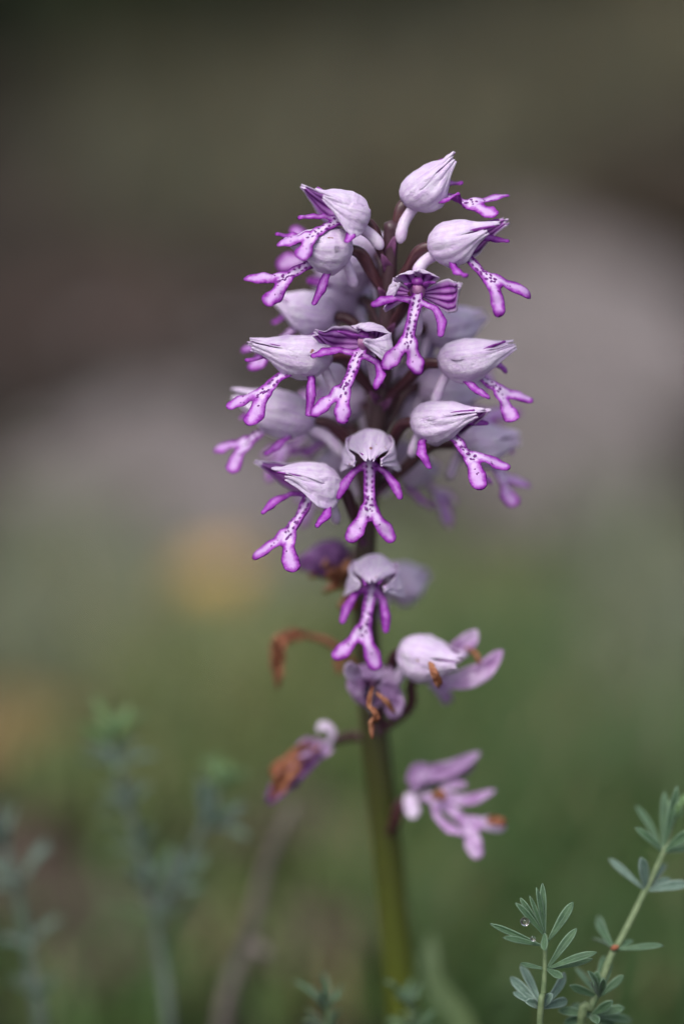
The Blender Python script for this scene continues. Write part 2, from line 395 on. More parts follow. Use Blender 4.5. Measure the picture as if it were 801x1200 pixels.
# pale stones
SM = []
for k in range(5):
    r = np.random.default_rng(40+k); n, m_ = 18, 12
    V, F, _ = blob(np.zeros(3), (np.array([1., 0, 0]), np.array([0, .8, 0]), np.array([0, 0, .62])), n, m_)
    V = np.array(V); c = r.normal(0, 1, (9, 3)); c /= np.linalg.norm(c, axis=1)[:, None]
    for q in c:                                            # chip flat faces off the lump
        h = V @ q - r.uniform(.45, .75); V = V - np.clip(h, 0, 1)[:, None]*q*.85
    V *= (1+.05*np.sin(V @ r.normal(0, 6, 3)))[:, None]
    me = bpy.data.meshes.new('stone'); me.from_pydata(V.tolist(), [], F); me.materials.append(M['stone']); me.update(); SM.append(me)
def stone(px, py, size, label, group):
    q = gp(px, py); o = bpy.data.objects.new('stone', SM[int(rng.integers(5))]); sc.collection.objects.link(o)
    o.location = (q[0], q[1], size*.25); o.scale = (size, size*rng.uniform(.75, 1.1), size*rng.uniform(.6, .95))
    o.rotation_euler = (rng.normal(0, .15), rng.normal(0, .15), rng.uniform(0, 6.28))
    o['label'] = label; o['category'] = 'stone'; o['group'] = group
for (px, py, s_) in [(150, 590, .034), (215, 610, .040), (285, 640, .038), (90, 620, .028), (340, 620, .030), (180, 550, .036), (255, 570, .032), (320, 690, .024), (150, 660, .024), (50, 600, .024), (110, 560, .030), (230, 660, .022), (300, 590, .03), (150, 490, .018), (250, 500, .020), (60, 470, .016), (200, 450, .014), (330, 530, .02), (120, 430, .018), (280, 440, .018), (30, 420, .014), (160, 390, .014), (240, 390, .016), (90, 370, .012), (320, 470, .018), (350, 400, .016), (200, 340, .012)]:
    stone(px, py, s_, 'blurred pale grey stone in the patch of stones behind the grey-green herb', 'stones behind the grey-green herb')
for (px, py, s_) in [(660, 460, .044), (720, 490, .050), (610, 410, .046), (780, 480, .042), (690, 400, .050), (590, 500, .040), (750, 420, .045), (650, 550, .036), (560, 570, .034), (620, 620, .028), (560, 460, .042), (720, 590, .03), (530, 520, .036), (640, 350, .040), (700, 300, .026), (770, 350, .028), (600, 310, .024), (660, 270, .020), (740, 270, .020), (560, 380, .026)]:
    stone(px, py, s_, 'blurred pinkish grey stone in the stony bank behind the upper flowers', 'stones of the bank behind the flowers')
def dead_leaf(px, py, size, mt, label, group=None, tilt=.5, ang=None):
    q = gp(px, py); a = rng.uniform(0, 6.28) if ang is None else ang; d = np.array([math.cos(a), math.sin(a), 0])*size
    g = ribbon([q-d+[0, 0, .004], q+[0, 0, .010+size*.2*tilt], q+d+[0, 0, .005+size*tilt]], lambda u: size*.55*math.sin(math.pi*(.04+.94*u))**.7+.0005, np.array([0, -.3, 1.]), .25, .0006, 10, 7, .25)
    mk('fallen_leaf', g[0], g[1], mt, attrs=g[2], label=label, cat='leaf', group=group)
dead_leaf(240, 742, .019, M['ochre'], 'ochre yellow fallen leaf lying beyond the withered hooked flower', tilt=.9, ang=.9)
dead_leaf(20, 905, .020, M['ochrebrown'], 'brownish ochre fallen leaf on the ground beyond the grey-green herb', ang=.4)
for k in range(30):
    px, py = [(rng.uniform(-20, 260), rng.uniform(280, 470)), (rng.uniform(250, 560), rng.uniform(150, 420)), (rng.uniform(-20, 430), rng.uniform(1000, 1260))][k % 3]
    dead_leaf(px, py, rng.uniform(.014, .03), M['litter'], 'small dark brown fallen leaf on the bare soil', 'brown fallen leaves on the soil', .25)
# low shrubs at the back
def shrub(px, py, rx, rz, n, leafmat, label, lsize=.013):
    q = gp(px, py)*np.array([1, 1, 0]); root = empty('shrub', tuple(q), label, 'shrub')
    G = Geo()
    for k in range(9):
        a = rng.uniform(0, 6.28); e = q+np.array([math.cos(a)*rx*.8, math.sin(a)*rx*.8, rz*rng.uniform(.8, 1.7)])
        G.add(tube(spline([q+[0, 0, -.01], q*.6+e*.4+[0, 0, rz*.2], e], 7), np.linspace(.008, .002, 7), 6))
    G.build('branches', [M['bark']], parent=root)
    V, F = [], []
    cl = [(rng.normal(0, 1, 3)) for _ in range(26)]
    for k in range(n):
        c = cl[k % 26]; c = c/np.linalg.norm(c)*(.35+.6*(k % 7)/7); c = c+rng.normal(0, .14, 3)
        p = q+np.array([c[0]*rx, c[1]*rx, max(.01, rz*(.95+c[2]*.9))])
        d = nrm(rng.normal(0, 1, 3)); e = nrm(np.cross(d, rng.normal(0, 1, 3))); l = lsize*rng.uniform(.7, 1.4); i = len(V)
        f = np.cross(d, e)
        V += [p-d*l, p+e*l*.4+f*l*.12, p+d*l, p-e*l*.4+f*l*.12]; F += [(i, i+1, i+2), (i, i+2, i+3)]
    mk('foliage', V, F, leafmat, parent=root)
shrub(20, 60, .30, .20, 9000, M['shrub'], 'dense dark green low shrub behind the orchid')
shrub(845, 330, .075, .035, 2200, M['shrubbrown'], 'small dark brown shrub beside the stony bank')
shrub(610, -40, .26, .12, 4000, M['shrubbrown'], 'loose brownish shrub beyond the stony bank', .016)
shrub(330, -30, .34, .15, 6000, M['shrub'], 'wide low olive shrub at the back of the clearing', .014)


# ------------------------------------------------------------------ orchid
STEM = [(458, 262), (456, 300), (452, 400), (442, 500), (432, 580), (427, 650), (429, 740), (433, 800), (440, 880), (449, 960), (458, 1050), (466, 1130), (472, 1200), (476, 1290)]
def sdl(y): return 4.0 + (y-270)*0.0455
def stem_at(y):
    ys = [p[1] for p in STEM]; return at(np.interp(y, ys, [p[0] for p in STEM]), y, sdl(y))
stem_pts = [stem_at(p[1]) for p in STEM]
base = stem_pts[-1].copy(); down = base.copy(); foot = base.copy(); down[2] = base[2]*0.45; foot[2] = -0.006
foot[0] += 0.002
stem_pts += [down, foot]
path = spline(stem_pts[::-1], 90)
orchid = empty('orchid', (foot[0], foot[1], 0.0), 'tall orchid spike of lilac hooded flowers with magenta spotted lips on a green stem', 'orchid')
hz = path[:, 2]
rad = np.interp(hz, sorted([0, 0.05, 0.085, 0.115, 0.14, 0.165, 0.19, 0.22, 0.24]), [3.1, 2.9, 2.7, 2.5, 2.15, 1.65, 1.4, 1.1, 0.75])*0.001
g = tube(path, rad, 16, 7, 0.045, 2.5)
g[2]['u'] = np.clip(np.asarray(g[0])[:, 2]/0.222, 0, 1)
mk('stem', *g[:2], M['stem'], parent=orchid, attrs=g[2])

PROF_S = [0, .06, .16, .28, .42, .58, .74, .87, .95, 1.0]
PROF_R = [.26, .60, .86, .985, 1.0, .88, .63, .38, .22, .09]
def sepal(B, L, Fv, Uv, Xv, phi0, half, R, flare=0.0, side=0, lift=0.0, length=1.0, seed=0, open_=0.0, wr=1.0, curl=0.0, skirt=False):
    r = np.random.default_rng(seed); n, m = 32, 21
    P = np.zeros((n, m, 3)); O = np.zeros((n, m, 3)); ph = r.uniform(0, 6.28, 8)
    wv = [(r.normal(0, 13), r.normal(0, 5), r.uniform(0, 6.28)) for _ in range(7)]; keel = r.uniform(.0, .06); jag = r.uniform(.02, .07)
    for i in range(n):
        s = i/(n-1)
        rr = np.interp(s, PROF_S, PROF_R)*R
        # angular half-width, narrowing to the tip
        hw = half*(1-0.05*s)*(0.82+0.18*math.sin(math.pi*min(1, s*1.3)))
        for j in range(m):
            v = -1+2*j/(m-1)
            a = phi0 + hw*v
            q = rr*(1+lift) + wr*R*(0.030*math.sin(5*v+6*s+ph[0])+0.022*math.sin(11*v-4*s+ph[1])+0.018*math.sin(15*s+3*v+ph[2]))*min(1, 4*s)*.7
            q += R*.0085*sum(math.sin(a1*s+a2*v*1.3+a3) for a1, a2, a3 in wv)*min(1, 4*s) + R*keel*max(0, 1-abs(v)*3.2)*math.sin(math.pi*s)
            q += R*0.13*open_*abs(v)**3*math.sin(math.pi*s)             # edges turned out
            q += R*0.035*math.sin(19*s+ph[3]+2*v)*abs(v)**4*min(1, 3*s)   # wavy margin
            along = s*length*(1-0.06*v*v*math.sin(math.pi*s)) + jag*s**6*math.sin(7*v+ph[4])
            q2 = q + R*curl*(max(0, s-0.82)/.18)**2
            x, y, z = q2*math.sin(a)*1.0, along*L, q2*math.cos(a)*0.95
            if skirt and abs(a) > 1.35: x = math.copysign(q2*(math.sin(1.35)+.10*(abs(a)-1.35)), a)
            if flare and side == 0:
                c_, s_ = math.cos(flare), math.sin(flare); y, z = y*c_-z*s_*.5, z*c_+y*s_
            elif flare:
                c_, s_ = math.cos(flare), math.sin(flare)
                x, y = x*c_+side*y*s_*1.0, y*c_ - side*x*s_*0.6
            z -= R*.20*math.sin(math.pi*s)
            d = Xv*x+Fv*y+Uv*z
            P[i, j] = B+d; O[i, j] = Xv*math.sin(a)+Uv*math.cos(a)
    return shell(P, O, 0.00032, seed % 17)

def sdf_chain(X, Y, pts):
    """pts: (x,y,r) chain -> distance (negative inside) and position along"""
    best = np.full(X.shape, 9.0); tt = np.zeros(X.shape); n = len(pts)-1
    for i in range(n):
        ax, ay, ar = pts[i]; bx, by, br = pts[i+1]
        dx, dy = bx-ax, by-ay; t = np.clip(((X-ax)*dx+(Y-ay)*dy)/(dx*dx+dy*dy), 0, 1)
        d = np.hypot(X-ax-t*dx, Y-ay-t*dy)-(ar+t*(br-ar)); k = d < best
        best = np.where(k, d, best); tt = np.where(k, (i+t)/n, tt)
    return best, tt
def smin(a, b, k):
    h = np.clip(0.5+0.5*(b-a)/k, 0, 1); return b*(1-h)+a*h - k*h*(1-h)
def lip(O, Ll, Y, Nn, arms=(38, 38), spread=(.2, .2), seed=0, armcurl=(.1, .1), bow=0.06, armlen=(.54, .54), armbend=(.12, .12), lobecurl=.15, body=1.0, spots=1.0, width=1.0):
    r = np.random.default_rng(seed)
    X = np.cross(Nn, Y)
    j = lambda s: r.normal(0, s)
    bw = 0.090*body*width
    body_pts = [(0, -0.03, bw*.8), (0, .12, bw*.95), (j(.008), .34, bw*.86), (j(.01), .52, bw*.95), (0, .66, bw*1.22)]
    lobes = []
    for k, sg in enumerate((-1, 1)):
        q = spread[k]
        lobes.append([(sg*.05*width, .62, bw*.95), (sg*(.05+.26*q), .75, bw*(.92+j(.05))), (sg*(.06+.66*q), .87+j(.01), bw*(1.30+j(.06))), (sg*(.06+.94*q), .945+j(.012), bw*(1.10+j(.1)))])
    armp = []
    for k, sg in enumerate((-1, 1)):
        a = math.radians(arms[k]); l = armlen[k]; dx, dy = math.sin(a)*sg, math.cos(a)
        bx = 0.10*l*sg; bd_ = armbend[k]*l; ox, oy = math.cos(a)*sg*bd_, -math.sin(a)*bd_
        armp.append([(sg*bw*.35, .05, .048*width), (sg*bw*.4+dx*l*.36+bx*.6+ox*.85, .05+dy*l*.36-.02+oy*.85, .048*width), (sg*bw*.4+dx*l*.72+bx*.4+ox*.75, .05+dy*l*.72+oy*.75, .072*width), (sg*bw*.4+dx*l*.96, .05+dy*l*.96+.02, .048*width)])
    st = 0.0235; gx = np.arange(-.86, .861, st); gy = np.arange(-.16, 1.16, st)
    GX, GY = np.meshgrid(gx, gy, indexing='ij')
    def field(x, y):
        d, _ = sdf_chain(x, y, body_pts)
        for l in lobes: d = smin(d, sdf_chain(x, y, l)[0], .02)
        tth = sdf_chain(x, y, [(0, .66, .026), (0, .79, .007)])[0]; d = smin(d, tth, .015)
        for a in armp: d = smin(d, sdf_chain(x, y, a)[0], .03)
        return d
    Fd = field(GX, GY)
    # marching squares
    idx = {}; V2 = []; faces = []
    def gv(i, k):
        if (i, k) not in idx: idx[(i, k)] = len(V2); V2.append((gx[i], gy[k], 0))
        return idx[(i, k)]
    def ev(a, b):
        key = (a, b) if a < b else (b, a)
        if key not in idx:
            (i0, k0), (i1, k1) = key; f0, f1 = Fd[i0, k0], Fd[i1, k1]; t = f0/(f0-f1)
            idx[key] = len(V2); V2.append((gx[i0]+(gx[i1]-gx[i0])*t, gy[k0]+(gy[k1]-gy[k0])*t, 1))
        return idx[key]
    for i in range(len(gx)-1):
        for k in range(len(gy)-1):
            cs = [(i, k), (i+1, k), (i+1, k+1), (i, k+1)]
            ins = [Fd[c] < 0 for c in cs]
            if not any(ins): continue
            poly = []
            for q in range(4):
                a, b = cs[q], cs[(q+1) % 4]; ia, ib = ins[q], ins[(q+1) % 4]
                if ia: poly.append(gv(*a))
                if ia != ib: poly.append(ev(a, b))
            if len(poly) > 2: faces.append(poly)
    V2 = np.array(V2); x, y, bd = V2.T
    d = np.where(bd > 0, 0, -field(x, y)).clip(0)
    db, _ = sdf_chain(x, y, body_pts)
    for l in lobes: db = np.minimum(db, sdf_chain(x, y, l)[0])
    z = np.zeros(len(x)); armw = np.zeros(len(x))
    for k, a in enumerate(armp):
        da, ta = sdf_chain(x, y, a); side = (x*(-1, 1)[k] > 0)
        wgt = np.clip((db-da)/0.05, 0, 1)*side
        z += wgt*armcurl[k]*ta**2*0.9; armw = np.maximum(armw, wgt*np.clip(ta*2, 0, 1))
    z += bow*4*y*(1-y) - 1.2*x*x*(y > -1)*(1-armw)*0.6
    z += lobecurl*np.clip(y-.62, 0, 1)**2*2.0
    z += 0.012*np.sin(17*y+9*x+r.uniform(0, 6)) + 0.008*np.sin(31*y-23*x+r.uniform(0, 6)) + 0.018*np.clip(1-d/.07, 0, 1)**2*(1-armw)*np.sin(11*y+r.uniform(0, 6))
    lobe_w = np.clip((y-.62)/.25, 0, 1)*(1-armw)
    h = 0.009*np.sqrt(np.clip(d/.05, 0, 1))
    groove = 0.010*np.exp(-(x/.03)**2)*(1-armw)*np.clip(d/.05, 0, 1)
    def w3(xx, yy, zz): return O + (X[None]*xx[:, None]+Y[None]*yy[:, None]+Nn[None]*zz[:, None])*Ll
    Vf = w3(x, y, z+h-groove); Vb = w3(x, y, z-h*.8)
    n = len(x); bmap = np.where(bd > 0, np.arange(n), np.arange(n)+n)
    F = [tuple(f) for f in faces] + [tuple(bmap[i] for i in f[::-1]) for f in faces]
    e = np.clip(d/.078, 0, 1)
    edge = np.concatenate([e, e*0.45]); arm = np.concatenate([np.maximum(armw*.9, lobe_w*.7), np.ones(n)])
    G = Geo(); G.add((np.vstack([Vf, Vb]), F, {'u': np.tile(y, 2), 'v': np.tile(x, 2), 'rnd': np.full(2*n, seed % 13), 'edge': edge, 'arm': arm}))
    # hair tufts
    sp_ = []
    for row in (-1, 1):
        yy = .04
        while yy < .66:
            sp_.append((row*bw*(.46+r.uniform(-.12, .10)), yy+r.uniform(-.01, .01), 1.0)); yy += r.uniform(.06, .085)
    for q in range(5): sp_.append((r.uniform(-.3, .3)*bw, r.uniform(.45, .72), .9))
    for q in range(5):
        sg = r.choice((-1, 1)); sp_.append((sg*r.uniform(.06, .16), r.uniform(.70, .88), .55))
    for k, sg in enumerate((-1, 1)):
        for q in (.12, .22, .3):
            a = math.radians(arms[k]); sp_.append((sg*(bw*.4+math.sin(a)*armlen[k]*q), .05+math.cos(a)*armlen[k]*q, .8))
    for (a, b, s_) in sp_:
        if r.random() > spots: continue
        q = np.argmin((x-a)**2+(y-b)**2)
        if d[q] < .02: continue
        c = w3(x[q:q+1], y[q:q+1], z[q:q+1]+h[q:q+1]-groove[q:q+1])[0]
        w_ = .0185*s_*r.uniform(.7, 1.25); l_ = w_*r.uniform(1.0, 1.9); an = r.normal(0, .5)
        ax = (X*math.cos(an)+Y*math.sin(an))*w_*Ll; ay = (Y*math.cos(an)-X*math.sin(an))*l_*Ll
        G.add(blob(c, (ax, ay, Nn*.007*Ll), 6, 4), 1)
    return G

def catm(pts, n=16): return spline(pts, n)
def flower(b, t, l, spur=None, att=None, flare=(.06, .06), arms=(38, 38), seed=1, R=None, lipkw=None, ovary_r=0.95,
           roll=0.0, throat=(.30, .20), open_=0.65, lat_len=(1., 1.), dors_len=1.0, half=52, dhalf=72, lphi=104, pw=1.0, dflare=0.0, skirt=False, label=None, up_mix=0.0, petals=True, has_lip=True, hood=None, liprt=None):
    r = np.random.default_rng(seed*31+5)
    B, T_, E = at(*b), at(*t), (at(*l) if l else None)
    L = np.linalg.norm(T_-B); Fv = nrm(T_-B)
    Uv = np.array([0, 0, 1.0]); Uv = nrm(Uv-Fv*Uv.dot(Fv)); Xv = np.cross(Uv, Fv)
    a = math.radians(roll); Uv, Xv = Uv*math.cos(a)+Xv*math.sin(a), Xv*math.cos(a)-Uv*math.sin(a)
    R = (R*0.001) if R else 0.30*L
    # ovary: the part that carries the flower
    ya = att or (b[1]+48)
    A = stem_at(ya); out = B-A; hor = out*np.array([1, 1, 0])
    Q = A*.62+B*.38 + np.array([0, 0, .10])*np.linalg.norm(out)*1.0 + hor*.04
    mid2 = A*.28+B*.72 + np.array([0, 0, .14])*np.linalg.norm(out)
    op = catm([A, Q, mid2, B+Fv*L*.03], 18)
    orad = np.interp(np.linspace(0, 1, 18), [0, .25, .6, .9, 1], [.72, 1.0, 1.1, .95, .8])*ovary_r*0.001
    G = Geo(); G.add(tube(op, orad, 12, 3, .13, 5.0, rnd=seed))
    fl = G.build('flower', [M['ovary']], parent=orchid, origin=B, label=label)
    # bract
    d_ = nrm(op[3]-op[0]); s_ = nrm(np.cross(d_, [0, -1, 0.2]))
    br = ribbon([A-d_*.0006, A+d_*.0012+np.array([0, -.0012, 0]), A+d_*.0032+np.array([0, -.0016, .0])], lambda u: .0011*(1-u)**.6+.0001, np.array([0, -1, .2]), .4, .00025, 7, 5)
    mk('bract', br[0], br[1], M['bract'], parent=fl, attrs=br[2])
    oi = hood or [M['so'], M['si']]
    for nm, phi, hf, sd_, flr, ln, lf in (('sepal', 0, dhalf, 0, dflare, dors_len, -.01), ('sepal', lphi, half, 1, flare[1], lat_len[1], .02), ('sepal', -lphi, half, -1, flare[0], lat_len[0], .02)):
        g = sepal(B, L, Fv, Uv, Xv, math.radians(phi), math.radians(hf), R, flr, sd_, lf, ln*r.uniform(.97, 1.03), seed*7+sd_+3, open_, 1.0, r.uniform(.0, .22), skirt and sd_ != 0)
        mk(nm, g[0], g[1], oi, g[3], parent=fl, attrs=g[2])
    if petals:
        for sg in (-1, 1):
            p0 = B+Fv*L*.14+Uv*R*.1+Xv*sg*R*.25; p1 = B+Fv*L*.5+Uv*R*.12+Xv*sg*R*.40
            p2 = B+Fv*L*(.88+r.uniform(-.10, .14))+Uv*R*(.04+r.uniform(-.1, .28))+Xv*sg*R*(.16+flare[(sg+1)//2]*.8)
            g = ribbon([p0, p1, p2], lambda u: pw*.00115*math.sin(math.pi*min(1, .12+u*.86))**.7+.00008, Uv, .5, .0003, 12, 5, .2, r=r)
            mk('petal', g[0], g[1], M['petal'], parent=fl, attrs=g[2])
    TH = B+Fv*L*throat[0]-Uv*R*throat[1]/.30*.5
    # column with its pollen case
    G = Geo()
    cc = B+Fv*L*.24+Uv*R*.05
    G.add(blob(cc, (Xv*R*.34, Uv*R*.42, Fv*R*.55), 10, 6), 0)
    G.add(blob(cc+Fv*R*.36+Uv*R*.24, (Xv*R*.26, Uv*R*.24, Fv*R*.26), 9, 6), 1)
    G.build('column', [M['column'], M['pollen']], parent=fl)
    if has_lip:
        Y = E-TH; Ll = np.linalg.norm(Y); Y = nrm(Y)
        Nn = Fv*.75+np.array([0, -.80, .60]) if liprt is None else np.array(liprt, float)
        Nn = nrm(Nn-Y*Nn.dot(Y))
        kw = dict(arms=arms, seed=seed, spread=(.15+r.normal(0, .035), .15+r.normal(0, .035)), armcurl=(r.uniform(-.05, .25), r.uniform(-.05, .25)), armbend=(r.uniform(.02, .26), r.uniform(.02, .26)), bow=r.uniform(.02, .09), lobecurl=r.uniform(.0, .5), width=min(1.15, max(.85, .0120/Ll)))
        kw.update(lipkw or {})
        G = lip(TH, Ll, Y, Nn, **kw)
        G.build('lip', [M['lip'], M['tuft']], parent=fl)
    if spur:
        sE = at(*spur) if len(spur) == 3 else spur
        s0 = B+Fv*L*.10-Uv*R*.35
        m_ = (s0+sE)/2 + (Fv*-.3+np.array([0, 0, .25]))*np.linalg.norm(sE-s0)*.35
    else:
        s0 = B+Fv*L*.10-Uv*R*.4; ln = .0052*r.uniform(.85, 1.1)
        m_ = s0-Fv*ln*.25+np.array([0, 0, -ln*.45]); sE = s0-Fv*ln*.45+np.array([0, 0, -ln])
    pth = catm([s0, m_, sE], 12)
    G = Geo(); G.add(tube(pth, np.array([1.0, 1.0, .98, .95, .93, .92, .93, .96, 1.0, 1.0, .86, .5])*.00098, 12, 2, .08))
    G.build('spur', [M['spur']], parent=fl)
    return fl

# front and side flowers, base of hood / tip of hood / end of lip: photo position + mm behind focus
flower((426, 258, 3), (368, 226, -2), (340, 293, -4), spur=(447, 291, 3), att=315, flare=(.42, .10), lat_len=(1.08, .86), arms=(30, 58), lphi=86, half=42, dhalf=70, skirt=True, seed=1, R=3.9, open_=.8, throat=(.36, .22))
flower((410, 291, 3), (338, 283, -1), (302, 345, -1), att=352, flare=(.10, .05), arms=(45, 40), seed=2, R=3.9, lipkw=dict(armcurl=(.3, -.25)))
flower((474, 238, 4), (531, 187, 2), (586, 250, 1), spur=(468, 284, 3), att=296, flare=(.02, .02), arms=(12, 40), seed=3, R=3.7, throat=(.30, .28), lipkw=dict(bow=.08, lobecurl=.5, armlen=(.42, .4)), liprt=(0, -.40, .92))
flower((504, 289, 3), (582, 266, -2), (602, 356, -2), spur=(486, 322, 3), att=350, flare=(.06, .38), lat_len=(.86, 1.05), arms=(42, 52), seed=4, R=3.8, open_=.6)
flower((489, 345, 3), (488, 330, -6), (472, 434, -3), att=392, flare=(.34, .72), lat_len=(.72, 1.05), dors_len=.62, pw=.55, dflare=.34, arms=(68, 44), lphi=86, half=42, dhalf=54, skirt=True, seed=5, R=4.0, open_=1., throat=(.42, .2), lipkw=dict(lobecurl=.1))
flower((438, 405, 4), (404, 396, -4), (387, 490, -3), att=455, flare=(.55, .22), lat_len=(1.1, .8), dors_len=.62, pw=.5, dflare=.20, arms=(58, 46), lphi=86, half=42, dhalf=54, skirt=True, seed=6, R=4.1, open_=1., throat=(.40, .2), lipkw=dict(lobecurl=.1))
flower((388, 419, 5), (297, 404, 2), (279, 488, 0), att=470, flare=(.04, .0), arms=(34, 50), seed=7, R=3.7, lipkw=dict(armcurl=(.2, -.3)))
flower((394, 371, 11), (322, 350, 15), (292, 425, 14), att=420, seed=8, R=3.7, flare=(.0, .0))
flower((368, 494, 13), (277, 460, 13), (262, 542, 13), att=545, seed=9, R=3.9, spur=(402, 535, 14), flare=(.1, .1), open_=.8)
flower((405, 500, 24), (345, 480, 31), (310, 548, 30), att=560, seed=10, R=3.9)
flower((514, 426, 6), (600, 405, 4), (608, 483, 6), att=478, flare=(.0, .0), arms=(30, 36), seed=11, R=3.7)
flower((496, 385, 15), (563, 370, 22), (575, 440, 26), att=430, seed=12, R=4.2)
flower((484, 494, 7), (563, 484, 1), (577, 563, 1), att=560, flare=(.0, .12), lat_len=(.93, 1.06), arms=(55, 50), seed=13, R=3.7, lipkw=dict(armcurl=(-.15, .1)))
flower((532, 520, 17), (604, 512, 19), (606, 580, 20), att=585, seed=14, R=4.0)
flower((488, 452, 18), (565, 455, 24), (596, 505, 26), att=520, seed=15, R=4.2)
flower((434, 516, 10), (432, 546, 0), (432, 634, 3), att=585, flare=(.13, .13), dors_len=.90, lat_len=(.86, .86), pw=.5, arms=(40, 40), lphi=100, half=48, dhalf=72, skirt=True, seed=16, R=3.7, open_=.9, throat=(.52, .15), lipkw=dict(armcurl=(.05, .05), armbend=(.02, .02), bow=.03, lobecurl=.1, spread=(.15, .20)))
flower((394, 572, 8), (320, 553, 1), (320, 664, 2), att=640, flare=(.40, .06), lat_len=(1.05, .86), arms=(30, 44), lphi=86, half=42, dhalf=70, skirt=True, seed=17, R=4.0, open_=.8)
flower((440, 318, 14), (366, 305, 16), (335, 290, 17), att=375, seed=18, R=3.8, spur=(446, 358, 12))
flower((470, 470, 24), (520, 440, 33), (545, 490, 36), att=520, seed=19, R=4.0)
flower((425, 440, 22), (372, 430, 30), (345, 480, 32), att=500, seed=20, R=4.0)
for k, (b_, t_, l_) in enumerate([((478, 446, 19), (532, 430, 29), (560, 490, 32)), ((428, 476, 21), (384, 458, 31), (362, 520, 33)), ((462, 402, 21), (512, 384, 30), (530, 440, 33)),
                                  ((424, 352, 18), (376, 336, 27), (350, 395, 29)), ((458, 536, 25), (506, 548, 34), (530, 600, 35)), ((412, 540, 25), (372, 548, 33), (352, 600, 35)), ((444, 300, 13), (408, 274, 20), (372, 320, 24))]):
    flower(b_, t_, l_, seed=40+k, R=3.9)
flower((440, 664, 16), (434, 690, 7), (417, 778, 9), att=735, flare=(.13, .17), dors_len=.90, lat_len=(.85, 1.0), pw=.5, arms=(26, 26), lphi=100, half=48, dhalf=72, skirt=True, seed=21, R=3.8, open_=1., throat=(.45, .15), ovary_r=.85, lipkw=dict(spots=.5, armcurl=(-.05, -.05), armbend=(.06, .02), spread=(.18, .16)))
flower((470, 762, 16), (540, 776, 10), None, att=865, flare=(.06, .3), lat_len=(.98, .9), seed=22, R=3.9, open_=1., has_lip=False)
flower((408, 648, 27), (348, 660, 27), None, att=705, seed=23, R=3.4, has_lip=False, hood=[M['fadedark'], M['fadedark']])
flower((450, 684, 29), (496, 672, 35), None, att=745, seed=24, R=3.9, has_lip=False)

# ------------------------------------------------------------------ withered flowers low on the spike
def pxpath(pts): return [at(*p) for p in pts]
def petal_w(h, tip=.55, base=.35):
    return lambda u: h*.001*np.interp(u, [0, .2, .5, .75, .92, 1], [base, .75, 1, .9, tip, .12])
def add_ribbon(parent, name, pts, h, m, cup=.4, wob=.5, up=(0, -.8, .6), twist=0., label=None, tip=.55):
    g = ribbon(pxpath(pts), petal_w(h, tip), np.array(up), cup, .00035, 16, 7, wob, twist=twist)
    return mk(name, g[0], g[1], m, parent=parent, attrs=g[2], label=label)
def withered(ovary, r0, label, m=None):
    P = [stem_at(ovary[0])]+pxpath(ovary[1:]); op = spline(P, 18)
    g = tube(op, np.interp(np.linspace(0, 1, 18), [0, .3, .7, 1], [.8, 1.05, 1, .7])*r0*.001, 12, 3, .14, 4.)
    return mk('withered_flower', g[0], g[1], m or M['ovary'], parent=orchid, origin=P[-1], attrs=g[2], label=label)
f18 = flower((436, 795, 20), (434, 803, 11), None, att=850, flare=(.16, .16), dors_len=.62, lat_len=(.62, .62), lphi=110, half=72, petals=False, seed=25, R=3.7, open_=1., has_lip=False, ovary_r=.85,
             hood=[M['fade'], M['fadedark']], label='faded flower with a dark open throat and brown curled lip')
add_ribbon(f18, 'lip', [(436, 806, 10), (431, 826, 8), (440, 838, 8), (433, 848, 9), (436, 866, 9)], .75, M['brown'], .7, .7, twist=2.)
add_ribbon(f18, 'lip', [(440, 812, 11), (452, 822, 11), (462, 836, 13)], .5, M['brown'], .5, .7)
add_ribbon(f18, 'petal', [(448, 800, 15), (458, 815, 16), (463, 842, 18)], 2.2, M['fade'], .4, .5)
add_ribbon(f18, 'petal', [(420, 800, 16), (412, 788, 15), (409, 776, 13)], 1.6, M['fade'], .4, .5)
f = withered((862, (478, 830, 24), (482, 800, 22), (500, 795, 22)), .8, 'faded flower with two long lilac petals')
add_ribbon(f, 'petal', [(500, 796, 22), (528, 772, 21), (549, 752, 20), (558, 738, 19)], 2.0, M['fade'], .6, .3)
add_ribbon(f, 'petal', [(502, 798, 21), (535, 800, 20), (565, 788, 19), (588, 762, 18)], 2.2, M['fade'], .6, .3)
add_ribbon(f, 'petal', [(500, 798, 24), (518, 812, 25), (524, 824, 26)], 1.4, M['fade'], .6, .3)
add_ribbon(f, 'lip', [(503, 776, 8), (509, 790, 7), (514, 806, 9)], .8, M['brown'], .6, .8)
add_ribbon(f, 'lip', [(545, 760, 19), (556, 765, 18), (562, 778, 18)], .5, M['brown'], .6, .8)
f = withered((706, (412, 672, 28), (400, 664, 27)), .7, 'shrivelled brown remains of a flower', M['brown'])
add_ribbon(f, 'petal', [(402, 664, 27), (388, 672, 26), (374, 668, 25), (362, 676, 26)], .9, M['brown'], .8, 1., twist=1.5)
add_ribbon(f, 'petal', [(402, 666, 27), (392, 682, 26), (378, 694, 27)], .9, M['brown'], .8, 1., twist=2.)
add_ribbon(f, 'petal', [(404, 664, 27), (408, 680, 26), (400, 690, 25)], .9, M['brown'], .8, 1., twist=1.)
add_ribbon(f, 'petal', [(402, 662, 26), (385, 658, 24), (377, 664, 23)], 1.0, M['brown'], .6, .8, twist=1.)
